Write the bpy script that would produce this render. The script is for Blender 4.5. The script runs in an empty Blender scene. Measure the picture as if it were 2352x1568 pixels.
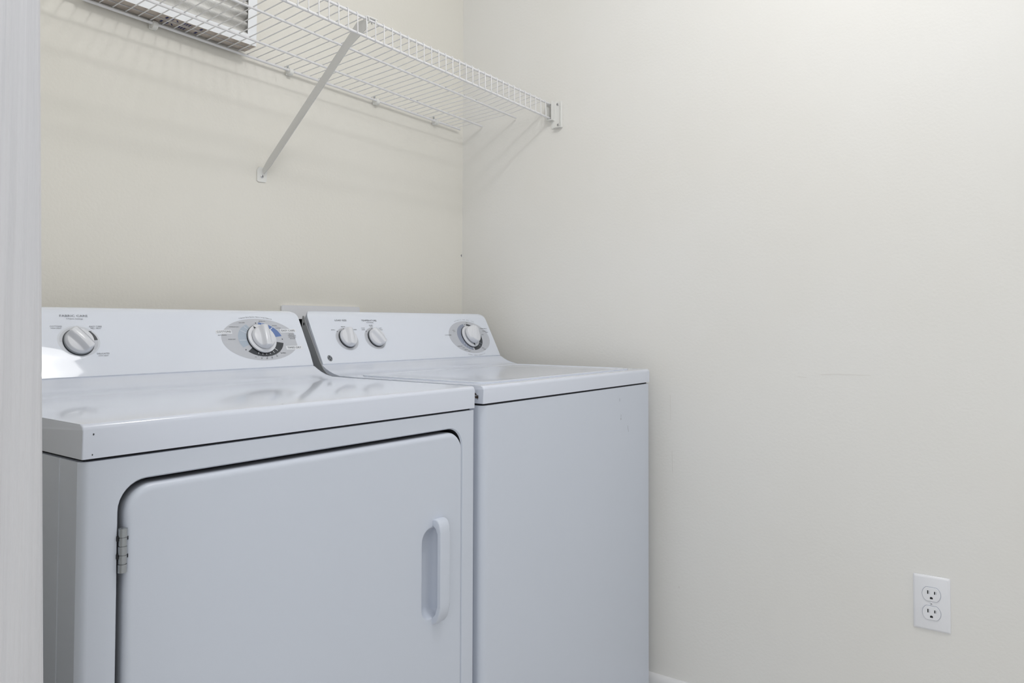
import bpy, bmesh, math, random
from mathutils import Vector, Matrix
random.seed(7)
C = bpy.context.scene.collection
PI = math.pi

# ------------------------------------------------------------------ camera
cam_d = bpy.data.cameras.new('camera')
cam = bpy.data.objects.new('camera', cam_d); C.objects.link(cam)
YAW, PITCH, ROLL, FPX, PYY = 0.93715, 0.02586, 0.0032, 1775.88, 695.75
fwd = Vector((math.sin(YAW)*math.cos(PITCH), math.cos(YAW)*math.cos(PITCH), math.sin(PITCH)))
rgt = Vector((math.cos(YAW), -math.sin(YAW), 0)); upv = rgt.cross(fwd)
r2 = math.cos(ROLL)*rgt + math.sin(ROLL)*upv
u2 = -math.sin(ROLL)*rgt + math.cos(ROLL)*upv
M = Matrix.Identity(4)
for i in range(3):
    M[i][0] = r2[i]; M[i][1] = u2[i]; M[i][2] = -fwd[i]
M.translation = Vector((-1.8669, -1.5671, 1.0296))
cam.matrix_world = M
cam_d.sensor_width = 36.0; cam_d.sensor_fit = 'HORIZONTAL'
cam_d.lens = FPX/2352*36.0
cam_d.shift_y = (PYY-784)/2352
cam_d.clip_start = 0.02
bpy.context.scene.camera = cam

# ------------------------------------------------------------------ world and lights
w = bpy.data.worlds.new('world'); bpy.context.scene.world = w; w.use_nodes = True
bg = w.node_tree.nodes['Background']
bg.inputs[0].default_value = (0.97, 0.99, 1.0, 1); bg.inputs[1].default_value = 0.63

def area(name, loc, target, sx, sy, power, col):
    d = bpy.data.lights.new(name, 'AREA'); d.shape = 'RECTANGLE'; d.size = sx; d.size_y = sy
    d.energy = power; d.color = col
    o = bpy.data.objects.new(name, d); C.objects.link(o); o.location = loc
    o.rotation_euler = (Vector(target)-Vector(loc)).to_track_quat('-Z', 'Y').to_euler()
    return o
# added fill lights, unseen: one from the far left, one from overhead
area('side_fill_light', (-3.2, -2.1, 1.45), (0, -2.1, 1.45), 1.4, 1.5, 9, (0.97, 0.99, 1.0))
area('top_fill_light', (-1.7, -1.9, 2.42), (-1.7, -1.9, 0), 1.0, 1.0, 4, (1.0, 0.98, 0.95))  # added overhead fill for the worktops and lower walls
# the bulb under the ceiling lamp's dome
pd = bpy.data.lights.new('bulb', 'POINT'); pd.energy = 9.6; pd.color = (1.0, 0.99, 0.98); pd.shadow_soft_size = 0.04
po = bpy.data.objects.new('bulb', pd); C.objects.link(po); po.location = (-0.90, -1.22, 2.245)

vs = bpy.context.scene.view_settings
vs.view_transform = 'Standard'; vs.look = 'None'; vs.gamma = 1; vs.use_curve_mapping = False
vs.exposure = 0.0

# ------------------------------------------------------------------ materials
def srgb(r, g, b):
    f = lambda c: (c/255/12.92) if c/255 <= 0.04045 else ((c/255+0.055)/1.055)**2.4
    return (f(r), f(g), f(b), 1)
def mat(name, col, rough=0.5, metal=0.0, spec=0.5, bump=None, var=None, coat=0.0):
    m = bpy.data.materials.new(name); m.use_nodes = True
    nt = m.node_tree; b = nt.nodes['Principled BSDF']
    b.inputs['Base Color'].default_value = col; b.inputs['Roughness'].default_value = rough
    b.inputs['Metallic'].default_value = metal; b.inputs['Specular IOR Level'].default_value = spec
    b.inputs['Coat Weight'].default_value = coat
    tc = nt.nodes.new('ShaderNodeTexCoord')
    if bump:
        sc, strength, dist, stretch = bump
        mp = nt.nodes.new('ShaderNodeMapping'); mp.inputs['Scale'].default_value = stretch
        n = nt.nodes.new('ShaderNodeTexNoise'); n.inputs['Scale'].default_value = sc; n.inputs['Detail'].default_value = 4
        bp = nt.nodes.new('ShaderNodeBump'); bp.inputs['Strength'].default_value = strength; bp.inputs['Distance'].default_value = dist
        nt.links.new(tc.outputs['Object'], mp.inputs[0]); nt.links.new(mp.outputs[0], n.inputs['Vector'])
        nt.links.new(n.outputs[0], bp.inputs['Height']); nt.links.new(bp.outputs[0], b.inputs['Normal'])
    if var:
        sc, col2, stretch = var
        mp = nt.nodes.new('ShaderNodeMapping'); mp.inputs['Scale'].default_value = stretch
        n = nt.nodes.new('ShaderNodeTexNoise'); n.inputs['Scale'].default_value = sc; n.inputs['Detail'].default_value = 5
        rp = nt.nodes.new('ShaderNodeValToRGB'); rp.color_ramp.elements[0].position = 0.38; rp.color_ramp.elements[1].position = 0.62
        rp.color_ramp.elements[0].color = col; rp.color_ramp.elements[1].color = col2
        nt.links.new(tc.outputs['Object'], mp.inputs[0]); nt.links.new(mp.outputs[0], n.inputs['Vector'])
        nt.links.new(n.outputs[0], rp.inputs[0]); nt.links.new(rp.outputs[0], b.inputs['Base Color'])
    return m
WALLC = (0.805, 0.785, 0.725, 1)
M_wall = mat('wall_paint', WALLC, 0.6, spec=0.25, bump=(150, 0.22, 0.002, (1, 1, 1)), var=(2.2, (0.82, 0.80, 0.745, 1), (1, 1, 1)))
M_wallr = mat('wall_paint_hall', (0.81, 0.80, 0.77, 1), 0.6, spec=0.25, bump=(150, 0.15, 0.002, (1, 1, 1)), var=(1.8, (0.825, 0.82, 0.80, 1), (1, 1, 1)))
M_ceil = mat('ceiling_paint', (0.85, 0.85, 0.84, 1), 0.8)
M_floor = mat('vinyl_floor', (0.66, 0.64, 0.61, 1), 0.5, var=(6, (0.60, 0.58, 0.55, 1), (1, 1, 1)))
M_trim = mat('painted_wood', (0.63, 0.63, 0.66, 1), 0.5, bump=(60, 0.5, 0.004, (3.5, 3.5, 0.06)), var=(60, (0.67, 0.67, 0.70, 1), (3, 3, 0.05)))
M_base = mat('white_gloss_paint', (0.84, 0.84, 0.85, 1), 0.35)
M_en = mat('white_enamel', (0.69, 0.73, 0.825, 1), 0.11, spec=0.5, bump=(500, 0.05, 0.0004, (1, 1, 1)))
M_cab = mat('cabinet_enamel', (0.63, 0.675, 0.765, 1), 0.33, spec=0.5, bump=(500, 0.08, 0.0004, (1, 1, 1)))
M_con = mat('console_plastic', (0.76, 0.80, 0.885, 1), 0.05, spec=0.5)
M_knob = mat('knob_plastic', (0.74, 0.755, 0.80, 1), 0.22)
M_dark = mat('shadow_gap_black', (0.015, 0.016, 0.02, 1), 0.7)
M_seam = mat('seam_grey', (0.13, 0.14, 0.16, 1), 0.6)
M_ink = mat('dark_ink', (0.045, 0.05, 0.06, 1), 0.45)
M_ink2 = mat('grey_ink', (0.17, 0.18, 0.21, 1), 0.45)
M_gray = mat('grey_print', (0.54, 0.56, 0.61, 1), 0.3)
M_gray2 = mat('pale_blue_print', (0.42, 0.49, 0.58, 1), 0.3)
M_gray3 = mat('slate_print', (0.30, 0.33, 0.42, 1), 0.3)
M_blue = mat('blue_print', (0.13, 0.21, 0.45, 1), 0.3)
M_whitep = mat('white_print', (0.80, 0.82, 0.87, 1), 0.25)
M_side = mat('console_side_steel', (0.34, 0.35, 0.36, 1), 0.45, metal=0.2)
M_steel = mat('hinge_steel', (0.40, 0.42, 0.44, 1), 0.38, metal=0.75)
M_screw = mat('screw_steel', (0.55, 0.55, 0.56, 1), 0.35, metal=0.8)
M_wire = mat('white_vinyl_wire', (0.80, 0.80, 0.82, 1), 0.3)
M_brk = mat('white_powder_coat', (0.70, 0.70, 0.69, 1), 0.45)
M_clip = mat('white_clip_plastic', (0.80, 0.80, 0.78, 1), 0.35)
M_card = mat('white_cardboard', (0.86, 0.88, 0.91, 1), 0.7)
M_card_shade = mat('shaded_cardboard', (0.52, 0.46, 0.41, 1), 0.8)  # white card edges, darkened to carry the shade they stand in
M_media = mat('filter_fibre', (0.56, 0.55, 0.53, 1), 0.95, bump=(300, 0.6, 0.002, (1, 1, 1)), var=(9, (0.84, 0.84, 0.82, 1), (1, 1, 2)))
M_navy = mat('navy_ink', (0.02, 0.025, 0.12, 1), 0.6)
M_plate = mat('outlet_plastic', (0.84, 0.85, 0.89, 1), 0.25)
M_rust = mat('rust', (0.03, 0.022, 0.018, 1), 0.8, var=(600, (0.10, 0.065, 0.045, 1), (1, 1, 1)))
M_smudge = mat('scuff_mark', (0.60, 0.565, 0.52, 1), 0.7)
M_glow = bpy.data.materials.new('lamp_glass'); M_glow.use_nodes = True
_b = M_glow.node_tree.nodes['Principled BSDF']; _b.inputs['Base Color'].default_value = (0.9, 0.9, 0.88, 1)
_b.inputs['Emission Color'].default_value = (1, 0.99, 0.98, 1); _b.inputs['Emission Strength'].default_value = 8.0

# ------------------------------------------------------------------ mesh helpers
def obj(name, bm, m, parent=None, smooth=40):
    me = bpy.data.meshes.new(name); bmesh.ops.recalc_face_normals(bm, faces=bm.faces)
    bm.to_mesh(me); bm.free()
    for x in (m if isinstance(m, (list, tuple)) else [m]): me.materials.append(x)
    if smooth:
        me.shade_smooth(); me.set_sharp_from_angle(angle=math.radians(smooth))
    o = bpy.data.objects.new(name, me); C.objects.link(o)
    if parent: o.parent = parent
    return o
def struct(name, bm, m):
    o = obj(name, bm, m); o['kind'] = 'structure'; return o
def tag(o, label, cat, group=None):
    o['label'] = label; o['category'] = cat
    if group: o['group'] = group
    return o
def thing(name, label, cat, loc=(0, 0, 0), rz=0, group=None):
    o = bpy.data.objects.new(name, None); C.objects.link(o); o.location = loc; o.rotation_euler = (0, 0, rz)
    o.empty_display_size = 0.05
    return tag(o, label, cat, group)
def box(bm, a, b, bev=0, seg=3, mi=0):
    vs_ = []
    for x in (a[0], b[0]):
        for y in (a[1], b[1]):
            for z in (a[2], b[2]): vs_.append(bm.verts.new((x, y, z)))
    idx = ((0, 1, 3, 2), (4, 6, 7, 5), (0, 4, 5, 1), (2, 3, 7, 6), (0, 2, 6, 4), (1, 5, 7, 3))
    fs = [bm.faces.new([vs_[i] for i in f]) for f in idx]
    for f in fs: f.material_index = mi
    if bev:
        es = list({e for f in fs for e in f.edges})
        bmesh.ops.bevel(bm, geom=es, offset=bev, segments=seg, profile=0.5, affect='EDGES', clamp_overlap=True)
    return bm
def B(a, b, bev=0, seg=3):
    return box(bmesh.new(), a, b, bev, seg)
def prism(bm, pts, f, mi=0):
    """closed outline pts; f(p, s) -> 3D for s in (0,1): extrude between two ends"""
    a = [bm.verts.new(f(p, 0)) for p in pts]; b = [bm.verts.new(f(p, 1)) for p in pts]
    n = len(pts); fs = []
    for i in range(n):
        fs.append(bm.faces.new((a[i], a[(i+1) % n], b[(i+1) % n], b[i])))
    fs.append(bm.faces.new(a)); fs.append(bm.faces.new(b[::-1]))
    for x in fs: x.material_index = mi
    return a, b, fs
def tube(bm, pts, r, n=8, mi=0):
    pts = [Vector(p) for p in pts]; rings = []
    for i, p in enumerate(pts):
        d = (pts[min(i+1, len(pts)-1)]-pts[max(i-1, 0)]).normalized()
        a = d.orthogonal().normalized() if i == 0 else (prev - d*prev.dot(d)).normalized()
        prev = a; c = d.cross(a)
        rings.append([bm.verts.new(p+r*(math.cos(t*2*PI/n)*a+math.sin(t*2*PI/n)*c)) for t in range(n)])
    for i in range(len(rings)-1):
        for j in range(n):
            f = bm.faces.new((rings[i][j], rings[i][(j+1) % n], rings[i+1][(j+1) % n], rings[i+1][j])); f.material_index = mi
    bm.faces.new(rings[0][::-1]).material_index = mi; bm.faces.new(rings[-1]).material_index = mi
def rrect(x0, y0, x1, y1, r, n=8, rs=None):
    """rounded rectangle outline; rs radii for (x1y1, x0y1, x0y0, x1y0)"""
    rs = rs or (r, r, r, r); out = []
    for (cx, cy, a0, q) in ((x1, y1, 0, rs[0]), (x0, y1, 90, rs[1]), (x0, y0, 180, rs[2]), (x1, y0, 270, rs[3])):
        sx = -1 if cx == x1 else 1; sy = -1 if cy == y1 else 1
        for i in range(n+1):
            a = math.radians(a0+90*i/n)
            out.append((cx+sx*q+q*math.cos(a), cy+sy*q+q*math.sin(a)))
    return out
def fill_ring(bm, outer, inner, mi=0):
    """face with a hole from two vert loops (lists of BMVerts)"""
    es = []
    for L in (outer, inner):
        for i in range(len(L)):
            e = bm.edges.get((L[i], L[(i+1) % len(L)])) or bm.edges.new((L[i], L[(i+1) % len(L)])); es.append(e)
    r = bmesh.ops.triangle_fill(bm, edges=es, use_beauty=True, use_dissolve=False)
    for g in r['geom']:
        if isinstance(g, bmesh.types.BMFace): g.material_index = mi
def bridge(bm, A, Bv, mi=0):
    n = len(A)
    for i in range(n):
        bm.faces.new((A[i], A[(i+1) % n], Bv[(i+1) % n], Bv[i])).material_index = mi

# ------------------------------------------------------------------ the room
def wall(name, a, b, m): return struct(name, B(a, b), m)
# back wall with the opening for the laundry box
HX0, HX1, HZ0, HZ1 = -0.665, -0.455, 0.905, 1.040
bm = bmesh.new()
for (x0, x1, z0, z1) in ((-1.75, HX0, 0, 2.44), (HX1, 0.12, 0, 2.44), (HX0, HX1, 0, HZ0), (HX0, HX1, HZ1, 2.44)):
    box(bm, (x0, 0, z0), (x1, 0.12, z1))
bmesh.ops.remove_doubles(bm, verts=bm.verts, dist=1e-5)
struct('wall_back', bm, M_wall)
wall('wall_right', (0, -3.0, 0), (0.12, 0, 2.44), M_wallr)
wall('wall_left', (-1.75, -0.775, 0), (-1.60, 0, 2.44), M_wall)
wall('wall_front', (-3.2, -0.785, 0), (-1.64, -0.775, 2.44), M_wallr)
wall('floor', (-3.2, -3.0, -0.05), (0.12, 0.12, 0), M_floor)
wall('ceiling', (-3.2, -3.0, 2.44), (0.12, 0.12, 2.5), M_ceil)
# painted wooden casing of the alcove opening, close to the camera on the left
bm = bmesh.new()
lean = 0.0265
for_y0, for_y1 = -0.803, -0.785
prof = [(-1.66, for_y1), (-1.66, for_y0+0.004), (-1.657, for_y0), (-1.5505, for_y0), (-1.5475, for_y0+0.003), (-1.5475, for_y1-0.0045), (-1.552, for_y1)]
prism(bm, prof, lambda p, s: (p[0]-0.0075-(lean if s else -lean)*1.0, p[1], 2.44*s))
struct('trim_1', bm, M_trim)
# baseboard on the right wall
bm = bmesh.new()
bp = [(0, 0.0), (-0.013, 0.0), (-0.013, 0.102), (-0.0115, 0.110), (-0.008, 0.116), (-0.004, 0.119), (0, 0.1195)]
prism(bm, bp, lambda p, s: (p[0], -3.0 if s else -0.0, p[1]))
struct('baseboard_right', bm, M_base)
bm = bmesh.new()
prism(bm, [(-q[0], q[1]) for q in bp], lambda p, s: (-1.55+1.537*s, -p[0], p[1]))
struct('baseboard_back', bm, M_base)

# made-up frames round the two unseen fill lights, left and overhead
bm = bmesh.new()
for a_, b_ in (((-3.26, -2.92, 0.60), (-3.19, -1.28, 0.70)), ((-3.26, -2.92, 2.20), (-3.19, -1.28, 2.30)), ((-3.26, -2.92, 0.70), (-3.19, -2.82, 2.20)), ((-3.26, -1.38, 0.70), (-3.19, -1.28, 2.20))):
    box(bm, a_, b_)
struct('side_fill_frame', bm, M_base)
bm = bmesh.new()
for a_, b_ in (((-2.24, -2.44, 2.40), (-1.16, -2.40, 2.44)), ((-2.24, -1.40, 2.40), (-1.16, -1.36, 2.44)), ((-2.24, -2.40, 2.40), (-2.20, -1.40, 2.44)), ((-1.20, -2.40, 2.40), (-1.16, -1.40, 2.44))):
    box(bm, a_, b_)
struct('top_fill_frame', bm, M_base)

# small scuffs and stains that belong to the wall paint
def stain(name, c, axis, rx, rz, m):
    bm = bmesh.new(); vs_ = []
    for i in range(20):
        a = 2*PI*i/20; k = 1+0.25*math.sin(3*a+c[2]*9)+0.12*math.sin(5*a)
        u, v = rx*k*math.cos(a), rz*k*math.sin(a)
        vs_.append(bm.verts.new((c[0]-0.0004, c[1]+u, c[2]+v) if axis == 'x' else (c[0]+u, c[1]-0.0004, c[2]+v)))
    bm.faces.new(vs_)
    return bm
M_scuff2 = mat('dark_scuff', (0.35, 0.32, 0.29, 1), 0.8)
bm = stain('s', (-0.0045, 0, 1.2412), 'y', 0.0022, 0.004, M_ink)
o = obj('paint_chip', bm, M_ink2); tag(o, 'tiny dark chip in the paint of the room corner above the washer', 'chip')
marks = bmesh.new()
def scratch(bm, pts, wd, x=-0.0004):
    for (y0, z0), (y1, z1) in zip(pts[:-1], pts[1:]):
        d = Vector((0, y1-y0, z1-z0)).normalized(); n = Vector((0, -d.z, d.y))*wd/2
        a = Vector((x, y0, z0)); b = Vector((x, y1, z1))
        bm.faces.new([bm.verts.new(v) for v in (a-n, b-n, b+n, a+n)])
scratch(marks, [(-0.7065, 0.845), (-0.7071, 0.818), (-0.708, 0.78)], 0.0007)
scratch(marks, [(-0.7115, 0.700), (-0.7128, 0.6444)], 0.0009)
scratch(marks, [(-1.082, 0.9128), (-1.12, 0.9150), (-1.189, 0.9153)], 0.0006)
scratch(marks, [(-0.7301, 0.357), (-0.7301, 0.352)], 0.0018)
scratch(marks, [(-1.03, 0.906), (-1.05, 0.9045)], 0.0007)
o = obj('wall_scratches', marks, mat('faint_scratch', (0.71, 0.69, 0.66, 1), 0.8), smooth=0)
tag(o, 'thin grey scratches on the cream wall right of the washer', 'scratches'); o['kind'] = 'stuff'

# ------------------------------------------------------------------ ceiling lamp (source of the light)
lamp = thing('ceiling_lamp', 'round white glass ceiling lamp over the washer and dryer', 'lamp', (-0.82, -1.26, 2.44))
def lathe(bm, prof, f, n=40, cap0=True, cap1=True, mi=0):
    """prof [(r,h)], f(x,y,h)->3D"""
    rings = []
    for r, h in prof:
        rings.append([bm.verts.new(f(r*math.cos(2*PI*i/n), r*math.sin(2*PI*i/n), h)) for i in range(n)])
    for a, b in zip(rings[:-1], rings[1:]): bridge(bm, a, b, mi)
    if cap0: bm.faces.new(rings[0][::-1]).material_index = mi
    if cap1: bm.faces.new(rings[-1]).material_index = mi
bm = bmesh.new(); lathe(bm, [(0.21, 0), (0.215, -0.012), (0.215, -0.03), (0.205, -0.035)], lambda x, y, h: (x, y, h), 56)
obj('lamp_base', bm, M_base, lamp)
bm = bmesh.new(); lathe(bm, [(0.200, -0.033), (0.200, -0.06), (0.185, -0.095), (0.15, -0.122), (0.10, -0.138), (0.04, -0.146), (0.01, -0.147)], lambda x, y, h: (x, y, h), 56)
obj('lamp_shade', bm, M_glow, lamp)

# ------------------------------------------------------------------ laundry outlet box in the back wall
t = thing('laundry_outlet_box', 'white laundry outlet box frame on the wall behind the two consoles', 'outlet box', (-0.5595, 0, 0.97))
bm = bmesh.new()
X0, X1, Z0, Z1 = -0.1255, 0.1255, -0.13, 0.1015
hx0, hx1, hz0, hz1 = HX0+0.5595, HX1+0.5595, HZ0-0.97, HZ1-0.97
o_ = rrect(X0, Z0, X1, Z1, 0.004, 3); i_ = rrect(hx0+.004, hz0+.004, hx1-.004, hz1-.002, 0.003, 3)
def L(pts, y): return [bm.verts.new((p[0], y, p[1])) for p in pts]
ob, of = L(o_, -0.0008), L(o_, -0.006); inf, inb = L(i_, -0.006), L(i_, 0.09)
bridge(bm, ob, of); fill_ring(bm, of, inf)
obj('frame', bm, M_plate, t)
bm = bmesh.new(); i2 = rrect(hx0+.004, hz0+.004, hx1-.004, hz1-.002, 0.003, 3)
a = L(i2, -0.005); b = L(i2, 0.085); bridge(bm, a, b); bm.faces.new(b)
obj('recess', bm, M_dark, t)

# ------------------------------------------------------------------ appliance helpers
class Panel:
    """tilted console face: u along x, v up the slope, h outwards (all metres)"""
    def __init__(s, y0, z0, y1, z1):
        L_ = math.hypot(y1-y0, z1-z0); s.o = Vector((0, y0, z0))
        s.t = Vector((0, (y1-y0)/L_, (z1-z0)/L_)); s.n = Vector((0, -(z1-z0)/L_, (y1-y0)/L_))
    def p(s, u, v, h=0.0): return Vector((u, 0, 0))+s.o+s.t*v+s.n*h
    def poly(s, bm, pts, h, mi=0):
        f = bm.faces.new([bm.verts.new(s.p(x, y, h)) for x, y in pts]); f.material_index = mi; return f
    def ellipse(s, bm, cu, cv, a, b, h, n=72, mi=0, clip=None):
        pts = [(cu+a*math.cos(2*PI*i/n), cv+b*math.sin(2*PI*i/n)) for i in range(n)]
        if clip: pts = [(min(x, clip), y) for x, y in pts]
        s.poly(bm, pts, h, mi)
    def sector(s, bm, cu, cv, a, b, a0, a1, k, h, mi=0, n=30):
        """ring sector between scale k and 1"""
        A = [math.radians(a0+(a1-a0)*i/n) for i in range(n+1)]
        o = [bm.verts.new(s.p(cu+a*math.cos(t), cv+b*math.sin(t), h)) for t in A]
        q = [bm.verts.new(s.p(cu+k*a*math.cos(t), cv+k*b*math.sin(t), h)) for t in A]
        for i in range(n): bm.faces.new((o[i], o[i+1], q[i+1], q[i])).material_index = mi
    def bar(s, bm, u0, v0, u1, v1, wd, h, mi=0):
        d = Vector((u1-u0, v1-v0)).normalized(); n = Vector((-d.y, d.x))*wd/2
        s.poly(bm, [(u0-n.x, v0-n.y), (u1-n.x, v1-n.y), (u1+n.x, v1+n.y), (u0+n.x, v0+n.y)], h, mi)
    def text(s, bm, body, u, v, size, h=0.0006, align='CENTER', wfit=None, rot=0.0, mi=0, bold=0.0):
        """lettering: capital height = size, centred on (u, v); wfit squeezes it to a width"""
        cu = bpy.data.curves.new('lettering', 'FONT'); cu.body = body; cu.size = size/0.70
        cu.align_x = 'CENTER'; cu.align_y = 'CENTER'; cu.resolution_u = 2; cu.offset = bold
        to = bpy.data.objects.new('lettering', cu); C.objects.link(to)
        dg = bpy.context.evaluated_depsgraph_get(); me = bpy.data.meshes.new_from_object(to.evaluated_get(dg))
        bpy.data.objects.remove(to); bpy.data.curves.remove(cu)
        xs = [q.co.x for q in me.vertices]
        if not xs: return
        w_ = max(xs)-min(xs); k = (wfit/w_) if wfit else 1.0; mx = (max(xs)+min(xs))/2
        n0 = len(bm.verts); nf = len(bm.faces)
        bm.from_mesh(me); bpy.data.meshes.remove(me)
        bm.verts.ensure_lookup_table(); bm.faces.ensure_lookup_table()
        c_, s_ = math.cos(rot), math.sin(rot)
        for q in bm.verts[n0:]:
            x, y = (q.co.x-mx)*k, q.co.y
            q.co = s.p(u+c_*x-s_*y, v+s_*x+c_*y, h)
        for f in bm.faces[nf:]: f.material_index = mi
    def arctext(s, bm, body, cu, cv, a, b, a0, a1, size, h=0.0006, mi=0, flip=False):
        n = len(body)
        for i, ch in enumerate(body):
            if ch == ' ': continue
            t = math.radians(a0+(a1-a0)*i/(n-1))
            tx, ty = -a*math.sin(t), b*math.cos(t)
            if a1 < a0: tx, ty = -tx, -ty
            s.text(bm, ch, cu+a*math.cos(t), cv+b*math.sin(t), size, h, rot=math.atan2(ty, tx), mi=mi)

def knob_grid(P, cu, cv, R, ang, h_rim, h_mid, h_ridge, wt, wb, base=0.0, name='knob', parent=None, m=None):
    """round knob with one broad grip ridge across it (ang from +u)"""
    bm = bmesh.new(); NR, NA = 30, 160
    ca, sa = math.cos(ang), math.sin(ang)
    def H(x, y):
        al, ac = x*ca+y*sa, -x*sa+y*ca
        d = abs(ac); r = math.hypot(x, y)/R
        side = h_mid+(h_rim-h_mid)*r*r
        t = min(max((d-wt)/(wb-wt), 0), 1); t = t*t*(3-2*t)
        top = h_ridge*(1-0.10*(al/R)**2)-0.0012*(d/wt)**2*(d < wt)
        return top*(1-t)+side*t
    center = bm.verts.new(P.p(cu, cv, base+H(0, 0))); rings = []
    for i in range(1, NR+1):
        r = R*i/NR; ring = []
        for j in range(NA):
            x, y = r*math.cos(2*PI*j/NA), r*math.sin(2*PI*j/NA)
            hh = H(x, y)-(0.0010 if i == NR else 0)
            k = 1.0 if i < NR else 1.0
            ring.append(bm.verts.new(P.p(cu+x*k, cv+y*k, base+hh)))
        rings.append(ring)
    edge = []
    for j in range(NA):
        x, y = (R+0.0008)*math.cos(2*PI*j/NA), (R+0.0008)*math.sin(2*PI*j/NA)
        edge.append(bm.verts.new(P.p(cu+x, cv+y, base+H(x*.99, y*.99)-0.0026)))
    foot = [bm.verts.new(P.p(cu+(R+0.0016)*math.cos(2*PI*j/NA), cv+(R+0.0016)*math.sin(2*PI*j/NA), base)) for j in range(NA)]
    for j in range(NA): bm.faces.new((center, rings[0][j], rings[0][(j+1) % NA]))
    for a_, b_ in zip(rings[:-1], rings[1:]): bridge(bm, a_, b_)
    bridge(bm, rings[-1], edge); bridge(bm, edge, foot); bm.faces.new(foot)
    return obj(name, bm, m or M_knob, parent, smooth=55)

def disc(P, cu, cv, prof, m, name, parent, n=64):
    bm = bmesh.new(); lathe(bm, prof, lambda x, y, h: P.p(cu+x, cv+y, h), n)
    return obj(name, bm, m, parent, smooth=35)

def taper_fn(k, y1=0.46, kl=0.0):
    return lambda x, y: x-(k if x > 0.3 else -kl)*max(0, min(1, y/y1))

def worktop(parent, th, zt, yseam, zseam, taper, rim, kl=0.0):
    """pressed top: flat, front lip, sweeping up at the back to meet the console"""
    tf = taper_fn(taper, kl=kl)
    r = 0.007
    pts = [(0.0, zt-th)]
    for i in range(7):
        a = PI-i*PI/12; pts.append((r+r*math.cos(a), zt-r+r*math.sin(a)))
    if rim:
        pts += [(0.020, zt+0.0002), (0.030, zt)]
    ys, zs = yseam, zseam
    pts += [(ys-0.11, zt), (ys-0.06, zt+0.0006), (ys-0.040, zt+0.003), (ys-0.026, zt+0.0075), (ys-0.014, zt+0.0145), (ys-0.004, zseam-0.0025), (ys+0.0005, zseam)]
    pts += [(ys+0.06, zseam), (ys+0.06, zt-th)]
    bm = bmesh.new()
    a, b, fs = prism(bm, pts, lambda p, s: (0.686*s, p[0], p[1]))
    # round both ends and the front vertical corners
    ends = [e for f in fs[-2:] for e in f.edges if not (abs(e.verts[0].co.z-(zt-th)) < 1e-5 and abs(e.verts[1].co.z-(zt-th)) < 1e-5)]
    bmesh.ops.bevel(bm, geom=ends, offset=0.0055, segments=4, profile=0.5, affect='EDGES', clamp_overlap=True)
    for v in bm.verts: v.co.x = tf(v.co.x, v.co.y)
    return bm

def console_body(u0, u1, P, yb, zb, ztop, zf=None):
    """slanted console with rounded shoulders"""
    L_ = (ztop-P.o.z)/P.t.z
    prof = [(P.o.y+0.0008, zb), (P.o+P.t*0.001)[1:3]]
    pf = [(P.o.y+P.t.y*q, P.o.z+P.t.z*q) for q in (0.0006, 0.03, 0.06, 0.085, 0.090, 0.095, 0.099, 0.103, 0.106, 0.109, 0.1125)]
    prof = [(P.o.y+0.003, zb)]+pf
    y9, z9 = prof[-1]
    prof += [(y9+0.0022, z9+0.0041), (y9+0.0045, z9+0.0080), (y9+0.0066, z9+0.0111), (y9+0.0090, z9+0.0138), (y9+0.0115, z9+0.0158), (y9+0.0145, z9+0.0175), (y9+0.018, z9+0.0186), (y9+0.021, z9+0.0192)]
    prof = [(min(a_, yb-0.0008), b_) for a_, b_ in prof]
    prof += [(yb, z9+0.0182), (yb+0.002, z9-0.01), (yb+0.002, z9-0.035), (yb-0.002, z9-0.045), (yb-0.002, zb)]
    return prof

def rounded_face_console(u0, u1, P, yb, zb, parent, cr=0.017):
    bm = bmesh.new(); prof = console_body(u0, u1, P, yb, zb, 1.05)
    a, b, fs = prism(bm, prof, lambda p, s: (u0+(u1-u0)*s, p[0], p[1]))
    ends = []
    for f in fs[-2:]:
        for e in f.edges:
            m_ = (e.verts[0].co+e.verts[1].co)/2
            if m_.z > zb+0.002 and m_.y < yb-0.001: ends.append(e)
    bmesh.ops.bevel(bm, geom=ends, offset=0.0045, segments=4, profile=0.5, affect='EDGES', clamp_overlap=True)
    # round the upper corners as seen from the front
    zt = max(v.co.z for v in bm.verts); rr = cr
    for v in bm.verts:
        dz = v.co.z-(zt-rr)
        if dz > 0:
            q = rr-math.sqrt(max(rr*rr-dz*dz, 0))
            if v.co.x > u1-0.02: v.co.x -= q
            elif v.co.x < u0+0.02: v.co.x += q
    return bm

# ================================================================== DRYER (left, nearer)
DT, DTH = 0.914, 0.0395
dry = thing('dryer', 'white front-loading clothes dryer with FABRIC CARE console and hinged door, left of the washer', 'dryer', (-1.450, -0.6635, 0), -0.0145)
DP = Panel(.450, .937, .505, 1.037)
# cabinet shell with the door opening cut in its front
bm = bmesh.new()
x0, x1, y0, y1, z0, z1 = -0.0005, 0.6858, 0.0015, 0.555, 0.02, DT-DTH-0.0035
hole = rrect(0.0405, 0.352, 0.6535, 0.8445, 0.036, 8)
def loop(pts, y): return [bm.verts.new((p[0], y, p[1])) for p in pts]
rc = 0.010; rr_ = 0.003
outl = [(x0+rc, z0), (x1-rr_, z0), (x1-rr_, z1), (x0+rc, z1)]
fo = loop(outl, y0); hi = loop(hole, y0)
fill_ring(bm, fo, hi)
hb = loop(rrect(0.0425, 0.354, 0.6515, 0.8425, 0.034, 8), y0+0.003)
bridge(bm, hi, hb)
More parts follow.
